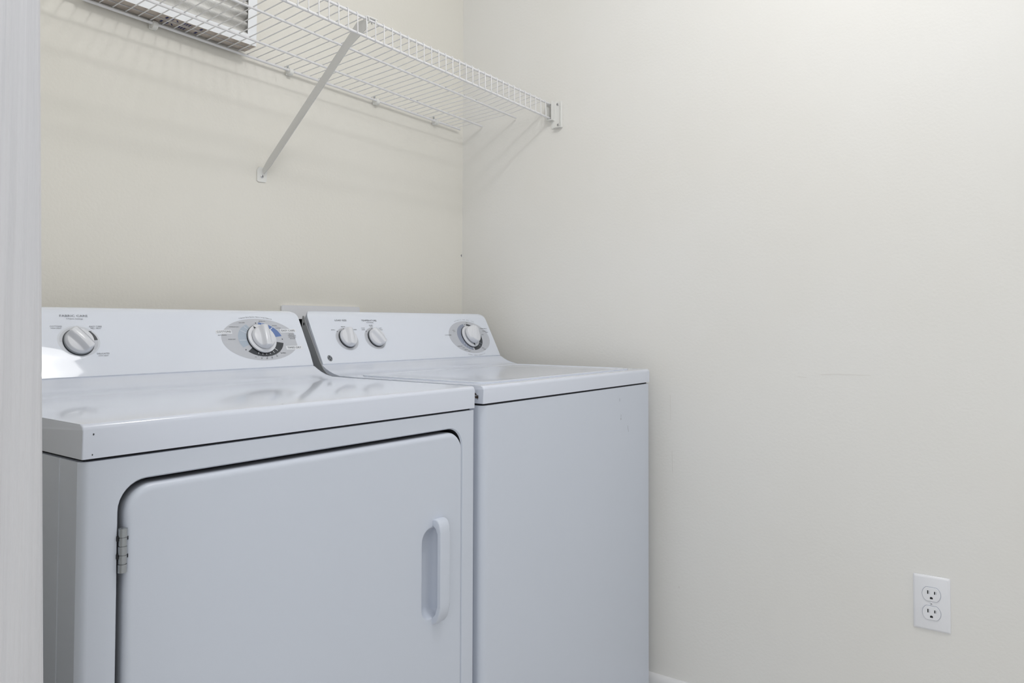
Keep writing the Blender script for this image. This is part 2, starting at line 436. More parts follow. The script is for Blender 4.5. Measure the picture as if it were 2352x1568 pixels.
# plan outline of sides and back with folded front corners
plan = [(x0+rc, y0), (x0+0.006, y0+0.0015), (x0+0.0025, y0+0.0045), (x0, y0+0.009)]
plan += [(x0, y0+0.052), (x0+0.0012, y0+0.0535), (x0, y0+0.055), (x0, y1), (x1, y1)]
for i in range(5):
    a = math.radians(0-90*i/4); plan.append((x1-rr_+rr_*math.cos(a), y0+rr_+rr_*math.sin(a)))
lo = [bm.verts.new((p[0], p[1], z0)) for p in plan]; hi2 = [bm.verts.new((p[0], p[1], z1)) for p in plan]
for i in range(len(plan)-1): bm.faces.new((lo[i], lo[i+1], hi2[i+1], hi2[i]))
bm.faces.new(hi2)
bmesh.ops.remove_doubles(bm, verts=bm.verts, dist=1e-5)
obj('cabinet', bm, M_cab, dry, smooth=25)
bm = bmesh.new()   # dark tub behind the door gap
hb = rrect(0.0425, 0.354, 0.6515, 0.8425, 0.034, 8)
A_ = [bm.verts.new((p[0], y0+0.003, p[1])) for p in hb]; B_ = [bm.verts.new((p[0], y0+0.045, p[1])) for p in hb]
bridge(bm, A_, B_); bm.faces.new(B_)
obj('door_recess', bm, M_dark, dry)
obj('top_seam', B((0.006, 0.008, z1-0.001), (0.680, 0.54, DT-DTH+0.001)), M_dark, dry)
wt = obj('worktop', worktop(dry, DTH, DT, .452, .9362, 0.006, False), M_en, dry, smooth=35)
# chips in the enamel
def chip(x, y, z, r, flat):
    bm = bmesh.new(); q = [(r*math.cos(2*PI*i/10), r*math.sin(2*PI*i/10)) for i in range(10)]
    bm.faces.new([bm.verts.new((x+a_, y+b_, z) if flat else (x+a_, y, z+1.4*b_)) for a_, b_ in q])
    obj('enamel_chip', bm, M_ink, wt, smooth=0)
chip(0.012, -0.0003, 0.902, 0.0009, False); chip(0.011, -0.0003, 0.879, 0.0007, False)
chip(0.2745, 0.0105, DT+0.0003, 0.0013, True); chip(0.668, 0.012, DT+0.0003, 0.0010, True)
# console
bm = rounded_face_console(0.006, 0.6795, DP, .556, .932, dry)
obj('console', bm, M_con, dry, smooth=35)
obj('console_seam', B((0.009, .4517, .934), (0.674, .50, .9385)), M_seam, dry)

# --- console print
bm = bmesh.new()    # materials: 0 grey oval, 1 pale blue, 2 blue, 3 ink, 4 white
h1, h2, h3 = 0.00015, 0.0003, 0.00045
U = 0.001
DP.ellipse(bm, 567*U, 65*U, 91*U, 49*U, h1, clip=653*U)
DP.sector(bm, 567*U, 65*U, 53.5*U, 40*U, 118, 207, 0.5, h2, 1)
DP.sector(bm, 567*U, 65*U, 53.5*U, 40*U, 10, 85, 0.5, h2, 2)
DP.sector(bm, 567*U, 65*U, 53.5*U, 40*U, -137, -14, 0.5, h2, 3)
for a_, mi_ in ((-111, 4), (-99, 4), (-88, 4), (-76, 4), (-63, 4), (-49, 4), (46, 4), (75, 4), (128, 4), (146, 4), (182, 4)):
    t_ = math.radians(a_)
    k0, k1 = (0.70, 0.90) if a_ < 0 else (0.62, 0.97)
    DP.bar(bm, (567+53.5*k0*math.cos(t_))*U, (65+40*k0*math.sin(t_))*U, (567+53.5*k1*math.cos(t_))*U, (65+40*k1*math.sin(t_))*U, 0.0013 if a_ < 90 else 0.0007, h3, mi_)
    if a_ < 0: DP.bar(bm, (567+53.5*1.0*math.cos(t_))*U, (65+40*1.0*math.sin(t_))*U, (567+53.5*1.06*math.cos(t_))*U, (65+40*1.06*math.sin(t_))*U, 0.0006, h3, 3)
DP.bar(bm, 574.5*U, 104*U, 575*U, 108*U, 0.0006, h3, 3)
for u_, v_ in ((565.7, 103.5), (618.9, 64.4), (523.5, 41.7)):
    DP.ellipse(bm, u_*U, v_*U, 1.35*U, 1.35*U, h3, 12, 3)
for (a_, b_, c_, d_) in ((467.5, 79, 503.5, 87.8), (620.5, 80.5, 661, 89), (622, 39.2, 664, 48)):
    DP.poly(bm, [(a_*U, b_*U), (c_*U, b_*U), (c_*U, d_*U), (a_*U, d_*U)], h2, 4)
obj('dial_print', bm, [M_gray, M_gray2, M_blue, M_ink, M_whitep], dry, smooth=0)
bm = bmesh.new()    # small dial print: 0 pale ring, 1 grey, 2 ink
DP.ellipse(bm, 205.8*U, 67.5*U, 34.8*U, 29.5*U, h1, mi=0)
DP.sector(bm, 205.8*U, 67.5*U, 31.5*U, 27*U, 75, 183, 0.6, h2, 1)
DP.sector(bm, 205.8*U, 67.5*U, 31.5*U, 27*U, 3, 47, 0.6, h2, 2)
DP.sector(bm, 205.8*U, 67.5*U, 31.5*U, 27*U, -42, 0, 0.6, h2, 1)
DP.ellipse(bm, 204.5*U, 65.5*U, 25.8*U, 25.8*U, h3, mi=2)
DP.poly(bm, [(224.6*U, 87.2*U), (230.3*U, 86.4*U), (227.0*U, 83.6*U)], h3, 2)
obj('fabric_dial_print', bm, [mat('pale_ring_print', (0.62, 0.65, 0.71, 1), 0.3), M_gray, M_ink], dry, smooth=0)
# --- lettering
bm = bmesh.new(); TH = 0.0006
T = lambda s_, u_, v_, sz, wf=None, **k: DP.text(bm, s_, u_*U, v_*U, sz*U, TH, wfit=(wf*U if wf else None), **k)
T('FABRIC CARE', 206.5, 116.7, 4.2, 46)
T('4 Fabric Settings', 206.8, 111, 2.3, 27.5)
obj('title_lettering', bm, M_ink2, dry, smooth=0); bm = bmesh.new()
T('COTTONS', 173.8, 96.1, 2.6, 19); T('HIGH HEAT', 173.6, 92.5, 2.1, 17)
obj('cottons_lettering', bm, M_ink2, dry, smooth=0); bm = bmesh.new()
T('EASY CARE', 239, 95.6, 2.9, 21); T('MED. HEAT', 238.7, 91.9, 2.3, 18)
obj('easy_care_lettering', bm, M_ink2, dry, smooth=0); bm = bmesh.new()
T('DELICATES', 241, 42.4, 2.7, 21); T('LOW HEAT', 240.5, 38.2, 2.3, 17)
obj('delicates_lettering', bm, M_ink2, dry, smooth=0)
bm = bmesh.new()
T('COTTONS', 485.7, 83.3, 4.3, 31.5); T('AUTOMATIC', 480, 75.5, 2.3, 20)
T('OPTIMUM DRY', 511.8, 94.4, 2.0, 23); T('LESS DRY', 533, 104.1, 2.0, 15); T('MORE DRY', 499, 65.8, 2.0, 17)
T('MORE DRY', 583, 107.6, 2.0, 16); T('LESS DRY', 610, 97.2, 1.9, 13); T('DAMP DRY', 617.5, 91.1, 1.7, 13)
T('EASY CARE', 641, 84.7, 4.2, 34)
for i_, s_ in enumerate(('AUTOMATIC', 'WRINKLE FREE', 'EXTRA TUMBLE', 'DELICATE')):
    T(s_, 647-0.4*i_, 76.3-3.7*i_, 2.3, (15, 20, 19, 14)[i_])
T('TIMED DRY', 643, 43.6, 4.2, 35)
for s_, u_, v_ in (('10', 541, 24.2), ('20', 554.2, 21.4), ('30', 566.6, 20.4), ('40', 579.1, 21.5), ('50', 592.5, 24.8)):
    T(s_, u_, v_, 2.8)
T('60 MIN', 610, 31.3, 2.5, 12)
DP.arctext(bm, '9 Cotton Care Cycles', 567*U, 60*U, 100*U, 58*U, 112, 90.5, 2.6*U, TH)
DP.arctext(bm, 'Extra Large Capacity', 567*U, 60*U, 100*U, 58*U, 87.5, 66, 2.6*U, TH)
obj('dial_lettering', bm, M_ink, dry, smooth=0)
# --- knobs
k = disc(DP, 567*U, 64.8*U, [(33.6*U, 0.0011), (33.6*U, 0.0022), (31*U, 0.0024)], M_dark, 'dial_collar', dry)
k = disc(DP, 567*U, 64.8*U, [(30*U, 0.002), (32.6*U, 0.0026), (32.9*U, 0.0042), (32.2*U, 0.0060), (30.5*U, 0.0068), (24*U, 0.0070)], M_knob, 'timer_dial', dry)
bm = bmesh.new(); DP.poly(bm, [(552.2*U, 92.8*U), (559.3*U, 88.4*U), (553*U, 85.6*U)], 0.0073)
o = obj('dial_pointer', bm, M_ink, k, smooth=0)
disc(DP, 567*U, 64.8*U, [(25.6*U, 0.0069), (25.6*U, 0.0080), (24*U, 0.0085)], mat('grey_collar', (0.14, 0.15, 0.17, 1), 0.4), 'knob_collar', k)
knob_grid(DP, .567, .0648, 0.0240, math.radians(85), 0.0065, 0.0100, 0.0185, 0.0050, 0.0115, base=0.0082, name='timer_knob', parent=dry)
disc(DP, 204.5*U, 65.5*U, [(24.2*U, 0.0010), (24.2*U, 0.004), (23*U, 0.005)], mat('grey_knob_skirt', (0.33, 0.35, 0.38, 1), 0.35), 'knob_skirt', dry)
knob_grid(DP, .2045, .0655, 0.0218, math.radians(125), 0.0070, 0.0100, 0.0190, 0.0060, 0.0115, base=0.0040, name='fabric_knob', parent=dry)

# --- door
bm = bmesh.new()
yf = -0.0004           # door face stands a hair proud
def dl(x0_, x1_, z0_, z1_, r_, y_): return [bm.verts.new((p[0], y_, p[1])) for p in rrect(x0_, z0_, x1_, z1_, r_, 10)]
dx0, dx1, dz0, dz1 = 0.0495, 0.6505, 0.357, 0.8365
R_ = 0.034; prev_l = None; er = 0.0085
loops = []
for i in range(7):
    a = i*(PI/2)/6; ins = er*(1-math.cos(a)) if False else er*(1-math.sin(a)); yy = yf+er*(1-math.cos(PI/2-a)) if False else yf+er*(1-math.sin(a))
    ins = er*(1-math.cos(a))
    yy = yf+er*(1-math.sin(a))
    loops.append((ins, yy))
first = dl(dx0, dx1, dz0, dz1, R_, 0.030); prev_l = first
for ins, yy in loops:
    cur = dl(dx0+ins, dx1-ins*0.45, dz0+ins, dz1-ins, R_-ins*0.8, yy); bridge(bm, prev_l, cur); prev_l = cur
# finger pocket
def pocket(k, y_):
    cx, cz = 0.5735, 0.604; hw, hh = 0.0255-k, 0.0775-k
    pts = rrect(cx-hw, cz-hh, cx+hw, cz+hh, 0.02, 10, rs=(max(0.012-k, .002), max(0.0235-k, .003), max(0.021-k, .003), max(0.012-k, .002)))
    return [bm.verts.new((p[0], y_, p[1])) for p in pts]
q0 = dl(dx0+er+.002, dx1-er*.45-.002, dz0+er+.002, dz1-er-.002, R_-er*.8-.0016, yf); bridge(bm, prev_l, q0); prev_l = q0
pk0 = pocket(-0.0015, yf); fill_ring(bm, prev_l, pk0); pk = pocket(0, yf); bridge(bm, pk0, pk); prev_p = pk
for k_, d_ in ((0.0010, 0.0006), (0.0022, 0.0020), (0.0035, 0.0045), (0.0055, 0.0085), (0.008, 0.012), (0.011, 0.0145), (0.015, 0.0158), (0.020, 0.0162)):
    cur = pocket(k_, yf+d_); bridge(bm, prev_p, cur); prev_p = cur
bm.faces.new(prev_p); bm.faces.new(first)
door = obj('door', bm, M_cab, dry, smooth=50)
bm = bmesh.new()
outer = [(0.004, 0.515), (-0.002, 0.5165), (-0.0085, 0.5205), (-0.0140, 0.5275), (-0.0175, 0.538), (-0.0185, 0.550), (-0.0185, 0.672), (-0.0180, 0.681), (-0.0155, 0.6885), (-0.0115, 0.6930), (-0.006, 0.6945), (0.004, 0.6935)]
inner = [(0.004, 0.6835), (-0.0055, 0.6830), (-0.0090, 0.6810), (-0.0112, 0.677), (-0.0118, 0.670), (-0.0118, 0.5480), (-0.0112, 0.5400), (-0.0090, 0.5330), (-0.005, 0.5290), (0.004, 0.5280)]
prism(bm, [(p[0], p[1]) for p in outer+inner], lambda p, s: (0.5745+0.0245*s, p[0], p[1]))
es = [e for e in bm.edges if abs(e.verts[0].co.x-e.verts[1].co.x) < 1e-6]
bmesh.ops.bevel(bm, geom=es, offset=0.0022, segments=3, profile=0.5, affect='EDGES', clamp_overlap=True)
obj('door_handle', bm, M_cab, door, smooth=45)
# hinge
bm = bmesh.new()
zz = 0.738
for i in range(5):
    r_ = 0.0050 if i % 2 == 0 else 0.0046; h0 = zz+i*0.0103
    lathe(bm, [(r_, h0+0.0004), (r_, h0+0.0099)], lambda x, y, h: (0.0465+x, -0.0010+y, h), 14)
lathe(bm, [(0.0036, zz), (0.0036, zz+0.0515)], lambda x, y, h: (0.0465+x, -0.0010+y, h), 12)
hg = obj('hinge', bm, M_steel, dry, smooth=30)
bm = bmesh.new()
for i in (1, 3): box(bm, (0.0400, -0.0012, zz+i*0.0103+0.006), (0.0418, 0.004, zz+i*0.0103+0.012), 0.0004, 1)
for i in (1, 3): box(bm, (0.0512, -0.0016, zz+i*0.0103+0.006), (0.0530, 0.004, zz+i*0.0103+0.0105), 0.0004, 1)
obj('hinge_leaf', bm, M_dark, hg)

# ================================================================== WASHER (right, behind)
WT, WTH = 0.9131, 0.033
wsh = thing('washer', 'white top-loading clothes washer with LOAD SIZE and TEMPERATURE knobs, against the right wall', 'washer', (-0.744, -0.6774, 0), 0.0017)
WP = Panel(.464, .937, .519, 1.040)
bm = bmesh.new()
x0, x1, y0, y1, z0, z1 = 0.001, 0.6868, 0.0015, 0.555, 0.02, WT-WTH-0.004
rc = 0.014; plan = []
for i in range(7):
    a = math.radians(180+90*i/6); plan.append((x0+rc+rc*math.cos(a), y0+rc+rc*math.sin(a)))
for i in range(7):
    a = math.radians(270+90*i/6); plan.append((x1-0.006+0.006*math.cos(a), y0+0.006+0.006*math.sin(a)))
plan += [(x1, y1), (x0, y1)]
prism(bm, plan, lambda p, s: (p[0], p[1], z0+(z1-z0)*s))
obj('cabinet', bm, M_cab, wsh, smooth=35)
obj('top_seam', B((0.005, 0.007, z1-0.001), (0.681, 0.54, WT-WTH+0.001)), M_dark, wsh)
obj('worktop', worktop(wsh, WTH, WT, .466, .9362, 0.018, True, 0.012), M_en, wsh, smooth=35)
# lid: raised rolled rim, shallow dish inside
bm = bmesh.new()
def ll(ins, z, r_): return [bm.verts.new((p[0]-(0.010*p[1]/0.4 if p[0] > 0.3 else 0), p[1], z)) for p in rrect(0.042+ins, 0.030+ins, 0.648-ins, 0.385-ins, max(r_, 0.004), 10)]
seq = [(0, WT-0.001, 0.03), (0, WT+0.0022, 0.03), (0.0025, WT+0.0031, 0.028), (0.007, WT+0.0033, 0.026), (0.0105, WT+0.0025, 0.024), (0.0135, WT+0.0012, 0.022), (0.018, WT+0.0008, 0.02)]
prev_l = None
for s_ in seq:
    cur = ll(*s_)
    if prev_l: bridge(bm, prev_l, cur)
    prev_l = cur
# dished panel inside
def l2(ins, z): return [bm.verts.new((p[0]-(0.010*p[1]/0.4 if p[0] > 0.3 else 0), p[1], z)) for p in rrect(0.120+ins, 0.060+ins, 0.600-ins, 0.355-ins, max(0.10-ins, 0.004), 10)]
a = l2(0, WT+0.0008); fill_ring(bm, prev_l, a)
b = l2(0.006, WT+0.0002); bridge(bm, a, b); c = l2(0.014, WT-0.0006+0.0008); bridge(bm, b, c); bm.faces.new(c)
lid = obj('lid', bm, M_en, wsh, smooth=40)
# console and its side end panel
bm = rounded_face_console(0.0145, 0.6655, WP, .5345, .932, wsh)
obj('console', bm, M_con, wsh, smooth=35)
obj('console_seam', B((0.018, .4657, .934), (0.660, .50, .9385)), M_seam, wsh)
bm = bmesh.new()
sp = [(.530, .9100), (.428, .9100), (.444, .9160), (.455, .9250), (.466, .9395), (.5085, 1.012), (.5195, 1.033), (.5240, 1.0425), (.527, 1.0425), (.529, 1.036), (.530, 1.012), (.526, 1.000)]
prism(bm, sp, lambda p, s: (0.0100+0.0025*s, p[0]+0.004, p[1]+0.002))
obj('console_end_panel', bm, M_side, wsh)
bm = bmesh.new()
for k_ in range(1):
    lathe(bm, [(0.0021, 0.0), (0.0021, 0.0006)], lambda x, y, h: (0.0099-h, .526+x, 1.026+y*1.6), 12)
obj('console_end_slot', bm, M_dark, wsh)
# print
bm = bmesh.new()   # 0 grey 1 slate 2 ink 3 white
WP.ellipse(bm, 560.5*U, 60*U, 86*U, 50*U, h1)
WP.sector(bm, 561*U, 60.5*U, 51.5*U, 41*U, 99, 262, 0.55, h2, 1)
WP.sector(bm, 561*U, 60.5*U, 51.5*U, 41*U, -90, 85, 0.55, h2, 2)
for a_ in (-52, -35, 30, 215, 228, 240, 250):
    t_ = math.radians(a_); WP.bar(bm, (561+51.5*.74*math.cos(t_))*U, (60.5+41*.74*math.sin(t_))*U, (561+51.5*.95*math.cos(t_))*U, (60.5+41*.95*math.sin(t_))*U, 0.0011, h3, 3 if a_ > 90 else 1)
for u_, v_ in ((559.7, 99.3), (552.4, 21.6)): WP.ellipse(bm, u_*U, v_*U, 1.3*U, 1.5*U, h3, 12, 2)
obj('dial_print', bm, [M_gray, M_gray3, M_ink, M_gray], wsh, smooth=0)
for nm, cu_, cv_, ds in (('load_size_print', 109, 61, ((86.5, 81.3), (108.6, 88.1), (131, 81))), ('temperature_print', 199, 61.5, ((177.2, 81.1), (199, 88), (222, 81)))):
    bm = bmesh.new(); WP.ellipse(bm, cu_*U, cv_*U, 33*U, 29*U, h1)
    for u_, v_ in ds: WP.ellipse(bm, u_*U, v_*U, 1.3*U, 1.3*U, h2, 12, 1)
    obj(nm, bm, [M_gray, M_ink], wsh, smooth=0)
bm = bmesh.new()
T = lambda s_, u_, v_, sz, wf=None, **k: WP.text(bm, s_, u_*U, v_*U, sz*U, TH, wfit=(wf*U if wf else None), **k)
T('LOAD SIZE', 108.5, 110.3, 4.2, 36); obj('load_size_lettering', bm, M_ink, wsh, smooth=0); bm = bmesh.new(); T('SMALL', 76, 85.3, 2.4, 12.5); obj('small_lettering', bm, M_ink, wsh, smooth=0); bm = bmesh.new(); T('MEDIUM', 109, 93.4, 2.4, 12); obj('medium_lettering', bm, M_ink, wsh, smooth=0); bm = bmesh.new(); T('SUPER', 142, 85.4, 2.6, 13)
obj('super_lettering', bm, M_ink, wsh, smooth=0); bm = bmesh.new()
T('TEMPERATURE', 198.6, 110.1, 4.2, 50); T('WASH/RINSE', 199, 104.5, 2.3, 24)
T('WARM', 199, 97, 2.9, 12.5); T('COLD', 199, 93, 2.5, 10); T('COLD', 170, 89.5, 2.5, 11.5); T('COLD', 169.5, 85.2, 2.5, 10.5)
T('HOT', 228.3, 89.2, 2.5, 8); T('COLD', 228, 84.9, 2.5, 10.5)
obj('temperature_lettering', bm, M_ink, wsh, smooth=0); bm = bmesh.new()
T('OFF', 570.6, 104.8, 2.4, 9); T('REG', 502, 81.5, 2.3, 9); T('LOAD', 502, 77.6, 2.3, 9); T('COTTONS', 471, 67, 2.7, 26)
T('RINSE OFF', 503, 32.4, 2.2, 20); T('LITE', 514.5, 27.2, 2.2, 9); T('MEDIUM', 522.5, 21.1, 2.2, 14); T('HEAVY', 534.3, 16.6, 2.2, 11)
T('CASUALS', 636.7, 86, 2.8, 30); T('WRINKLE', 637, 78.4, 2.4, 20); T('FREE', 645, 73.9, 2.4, 12); T('LITE', 621, 66.6, 2.2, 10)
T('REG', 599, 25, 2.3, 9); T('LOAD', 604, 20.8, 2.3, 10)
obj('cycle_lettering', bm, M_ink, wsh, smooth=0); bm = bmesh.new()
WP.arctext(bm, 'AUTOMATIC', 560.5*U, 60*U, 92*U, 54.5*U, 116, 96, 2.4*U, TH)
WP.arctext(bm, 'TWO WAY SOAK', 560.5*U, 60*U, 92*U, 54.5*U, 91, 61, 2.4*U, TH)
obj('soak_lettering', bm, M_ink, wsh, smooth=0); bm = bmesh.new()
WP.arctext(bm, 'EXTRA LARGE', 560.5*U, 60*U, 94*U, 57*U, 248, 270, 2.6*U, TH)
WP.arctext(bm, 'CAPACITY', 560.5*U, 60*U, 94*U, 57*U, 275, 293, 2.6*U, TH)
obj('capacity_lettering', bm, M_ink, wsh, smooth=0)
# round maker's emblem
bm = bmesh.new(); lc = (38.7*U, 13.8*U)
WP.ellipse(bm, lc[0], lc[1], 6.9*U, 7.6*U, h1, 40, 0)
WP.sector(bm, lc[0], lc[1], 6.2*U, 6.9*U, 0, 360, 0.90, h2, 1, 40)
for a_ in (45, 135, 225, 315):
    t_ = math.radians(a_); c_ = (lc[0]+4.3*U*math.cos(t_), lc[1]+4.8*U*math.sin(t_))
    WP.sector(bm, c_[0], c_[1], 1.5*U, 1.5*U, a_-150, a_+110, 0.5, h2, 1, 14)
WP.text(bm, 'GE', lc[0], lc[1], 4.4*U, h3, wfit=6.6*U, mi=1)
obj('emblem', bm, [M_ink, mat('emblem_silver', (0.42, 0.45, 0.50, 1), 0.3)], wsh, smooth=0)
# knobs
M_skirt = mat('washer_knob_skirt', (0.30, 0.32, 0.36, 1), 0.35)
for nm, cu_, cv_, an_ in (('load_size_knob', 109, 62, 80), ('temperature_knob', 200, 62, 122)):
    disc(WP, cu_*U, cv_*U, [(24.0*U, 0.0008), (24.0*U, 0.0030), (23.2*U, 0.0040)], M_dark, 'knob_gap', wsh)
    disc(WP, cu_*U, cv_*U, [(23.6*U, 0.0030), (23.6*U, 0.0050), (22.6*U, 0.0062)], M_skirt, 'knob_skirt', wsh)
    knob_grid(WP, cu_*U, cv_*U, 0.0215, math.radians(an_), 0.0065, 0.0090, 0.0160, 0.0050, 0.0112, base=0.0050, name=nm, parent=wsh)
disc(WP, 560*U, 60.4*U, [(33.2*U, 0.0010), (33.2*U, 0.0022), (31*U, 0.0026)], M_dark, 'dial_collar', wsh)
k = disc(WP, 560*U, 60.4*U, [(30*U, 0.002), (32.3*U, 0.0026), (32.5*U, 0.0042), (31.8*U, 0.0058), (30*U, 0.0066), (24*U, 0.0070)], M_knob, 'timer_dial', wsh)
bm = bmesh.new(); WP.poly(bm, [(555.2*U, 38*U), (562.8*U, 38*U), (559.6*U, 29.2*U)], 0.0073)
obj('dial_pointer', bm, M_ink, k, smooth=0)
disc(WP, 560*U, 60.4*U, [(12*U, 0.0068), (12*U, 0.0135)], M_skirt, 'knob_stem', wsh)
knob_grid(WP, .560, .0610, 0.0245, math.radians(60), 0.0085, 0.0110, 0.0165, 0.0080, 0.0150, base=0.0120, name='timer_knob', parent=wsh)
# rust spot near the top's left corner, scratches on the cabinet front
bm = bmesh.new()
random.seed(3)
for i in range(26):
    t_ = random.random(); yy = 0.012+0.013*t_+random.uniform(-.002, .002); zc = WT-0.0225+0.008*t_+random.uniform(-.003, .003); rr_ = random.uniform(.0008, .0022)
    bm.faces.new([bm.verts.new((-0.0003-0.00001*i, yy+rr_*math.cos(2*PI*j/8)*random.uniform(.6, 1.2), zc+rr_*math.sin(2*PI*j/8)*random.uniform(.6, 1.2))) for j in range(8)])
obj('rust_spot', bm, M_rust, wsh, smooth=0)
M_scr = mat('scratch_grey', (0.16, 0.17, 0.19, 1), 0.6)
def fs_(pts, wd):
    bm = bmesh.new()
    for (a0_, b0_), (a1_, b1_) in zip(pts[:-1], pts[1:]):
        bm.faces.new([bm.verts.new((a0_-wd, 0.0011, b0_)), bm.verts.new((a0_+wd, 0.0011, b0_)), bm.verts.new((a1_+wd, 0.0011, b1_)), bm.verts.new((a1_-wd, 0.0011, b1_))])
    obj('paint_scratch', bm, M_scr, wsh, smooth=0)
fs_([(.5275, .850), (.5285, .843)], .0005); fs_([(.535, .811), (.5343, .8045)], .0004); fs_([(.5345, .803), (.534, .798)], .0008); fs_([(.569, .781), (.5705, .775), (.5725, .7655)], .0004)

# ================================================================== WIRE SHELF
sh = thing('wire_shelf', 'long white wire shelf across the back wall above the washer and dryer', 'shelf', (0, 0, 1.63))
def lerp(a, b, t): return a+(b-a)*t
XL, XR = -0.7976, -0.012
RODS = {  # (y,z) at XL and at XR
 'back': ((-.0135, 1.6487), (-.0135, 1.6330)), 'm1': ((-.0953, 1.6545), (-.083, 1.6375)),
 'm2': ((-.2195, 1.6640), (-.2125, 1.6440)), 'ft': ((-.3534, 1.6762), (-.3375, 1.6628)), 'fb': ((-.3545, 1.6370), (-.3385, 1.6215))}
def rod_at(k, x, dy=0, dz=0):
    t = (x-XL)/(XR-XL); a, b = RODS[k]
    return Vector((x, lerp(a[0], b[0], t)+dy, lerp(a[1], b[1], t)+dz-1.63))
XE = -1.535
for kx, nm, r_, xr_ in (('back', 'back_rod', .0031, -.030), ('m1', 'support_rod', .0026, -.006), ('m2', 'support_rod', .0026, -.006), ('ft', 'front_rod', .0030, -.008), ('fb', 'front_rod', .0030, -.008)):
    bm = bmesh.new(); tube(bm, [rod_at(kx, XE), rod_at(kx, -0.8), rod_at(kx, xr_)], r_, 12)
    obj(nm, bm, M_wire, sh, smooth=60)
wr_ = 0.0012
k_ = 0
while True:
    x = -0.0408-0.026*k_
    if x < XE+0.005: break
    bm = bmesh.new()
    pts = []
    d_ = 0.0031+wr_
    p0_ = rod_at('back', x, 0.0, d_); p0_.y = rod_at('back', x).y+0.002
    pts.append(Vector((x, p0_.y, p0_.z)))
    pts.append(rod_at('m1', x, 0, .0026+wr_)); pts.append(rod_at('m2', x, 0, .0026+wr_))
    f_ = rod_at('ft', x)
    pts.append(f_+Vector((0, 0.004, d_)))
    for i in range(5):
        a = math.radians(90+90*i/4); pts.append(f_+Vector((0, d_*math.cos(a), d_*math.sin(a))))
    g_ = rod_at('fb', x); pts.append(g_+Vector((0, -d_, 0.0))); pts.append(g_+Vector((0, -d_+0.0003, -0.002)))
    tube(bm, pts, wr_, 8)
    obj('cross_wire', bm, M_wire, sh, smooth=60)
    k_ += 1
# paint flecks where the wires are welded to the rods
for kx, px_ in (('m1', -.330), ('m1', -.304), ('m2', -.330), ('m2', -.252), ('m2', -.200), ('m2', -.460)):
    bm = bmesh.new(); c = rod_at(kx, px_, -0.001, 0.0022); bmesh.ops.create_icosphere(bm, subdivisions=1, radius=0.0017, matrix=Matrix.Translation(c))
    obj('paint_fleck', bm, M_ink2, sh)
# wall clips: things fixed to the wall that hold the back rod
def clip_at(x, label):
    c = rod_at('back', x)+Vector((0, 0, 1.63))
    t = thing('shelf_clip', label, 'clip', (x, 0, c.z), 0, 'wall clips along the back of the wire shelf')
    bm = bmesh.new()
    lathe(bm, [(0.0040, -0.0065), (0.0085, -0.0055), (0.0090, 0.0), (0.0085, 0.0055), (0.0040, 0.0065)], lambda X, Y, h: (h, -0.0105+X*0.95, -0.0015+Y), 20)
    box(bm, (-0.0075, -0.006, -0.010), (0.0075, -0.0004, 0.006), 0.0015, 2)
    obj('clip_body', bm, M_clip, t, smooth=45)
    bm = bmesh.new(); box(bm, (-0.002, -0.0035, 0.005), (0.002, -0.0004, 0.016), 0.0008, 2)
    obj('clip_tongue', bm, M_steel, t, smooth=45)
clip_at(-1.0184, 'white plastic shelf clip under the two air filters')
clip_at(-0.6724, 'white plastic shelf clip just left of the diagonal brace')
clip_at(-0.3819, 'white plastic shelf clip first to the right of the diagonal brace')
clip_at(-0.1385, 'white plastic shelf clip nearest the room corner')
# diagonal brace
br = thing('shelf_brace', 'flat white diagonal brace from the wall up to the front of the wire shelf', 'brace', (-0.742, 0, 1.385))
bm = bmesh.new()
cx = 0.0
P0 = Vector((0, -0.004, 1.386-1.385)); P1 = Vector((0, -0.330, 1.660-1.385))
d = (P1-P0).normalized(); n = Vector((0, d.z, -d.y))   # towards upper back/front
wd = 0.0125
outline = [P0+n*0.006, P0+n*0.010+d*0.030, P1+n*0.0115-d*0.030, P1+Vector((0, 0.004, 0.0125)), P1+Vector((0, -0.014, 0.0130)), P1+Vector((0, -0.027, 0.0095)), P1+Vector((0, -0.029, -0.006)), P1-n*0.0115-d*0.040, P0-n*0.010+d*0.030, P0-n*0.006]
prism(bm, [(v.y, v.z) for v in outline], lambda p, s: (-0.001+0.002*s, p[0], p[1]))
# folded stiffening edge along the bar
a_ = P0+n*0.010+d*0.035; b_ = P1+n*0.0115-d*0.050
prism(bm, [(0, 0), (0.0045, 0), (0.0045, 0.0015), (0, 0.0015)], lambda p, s: ((0.001+p[0]), (a_.lerp(b_, s)-n*p[1]).y, (a_.lerp(b_, s)-n*p[1]).z))
bar_o = obj('bar', bm, M_brk, br, smooth=30)
bm = bmesh.new()
ft = [(-0.015, -0.020), (-0.011, -0.0225), (0.009, -0.0215), (0.0115, -0.018), (0.0125, 0.004), (0.008, 0.013), (-0.010, 0.013), (-0.0150, 0.006)]
prism(bm, ft, lambda p, s: (p[0], -0.0004-0.0020*s, p[1]))
obj('foot', bm, M_clip, br, smooth=30)
def screw(parent, loc, axis, r=0.0032, m=M_screw):
    bm = bmesh.new()
    f = (lambda x, y, h: (loc[0]+x, loc[1]-h, loc[2]+y)) if axis == 'y' else (lambda x, y, h: (loc[0]-h, loc[1]+x, loc[2]+y))
    lathe(bm, [(r*1.35, 0), (r*1.3, 0.0006), (r, 0.0012), (r*0.7, 0.0018)], f, 20)
    o = obj('screw', bm, m, parent)
    bm = bmesh.new()
    for s_ in ((1, .22), (.22, 1)):
        q = [f(a_*r*.6*s_[0], b_*r*.6*s_[1], 0.0020) for a_, b_ in ((-1, -1), (1, -1), (1, 1), (-1, 1))]
        bm.faces.new([bm.verts.new(v) for v in q])
    obj('screw_slot', bm, M_ink, o, smooth=0)
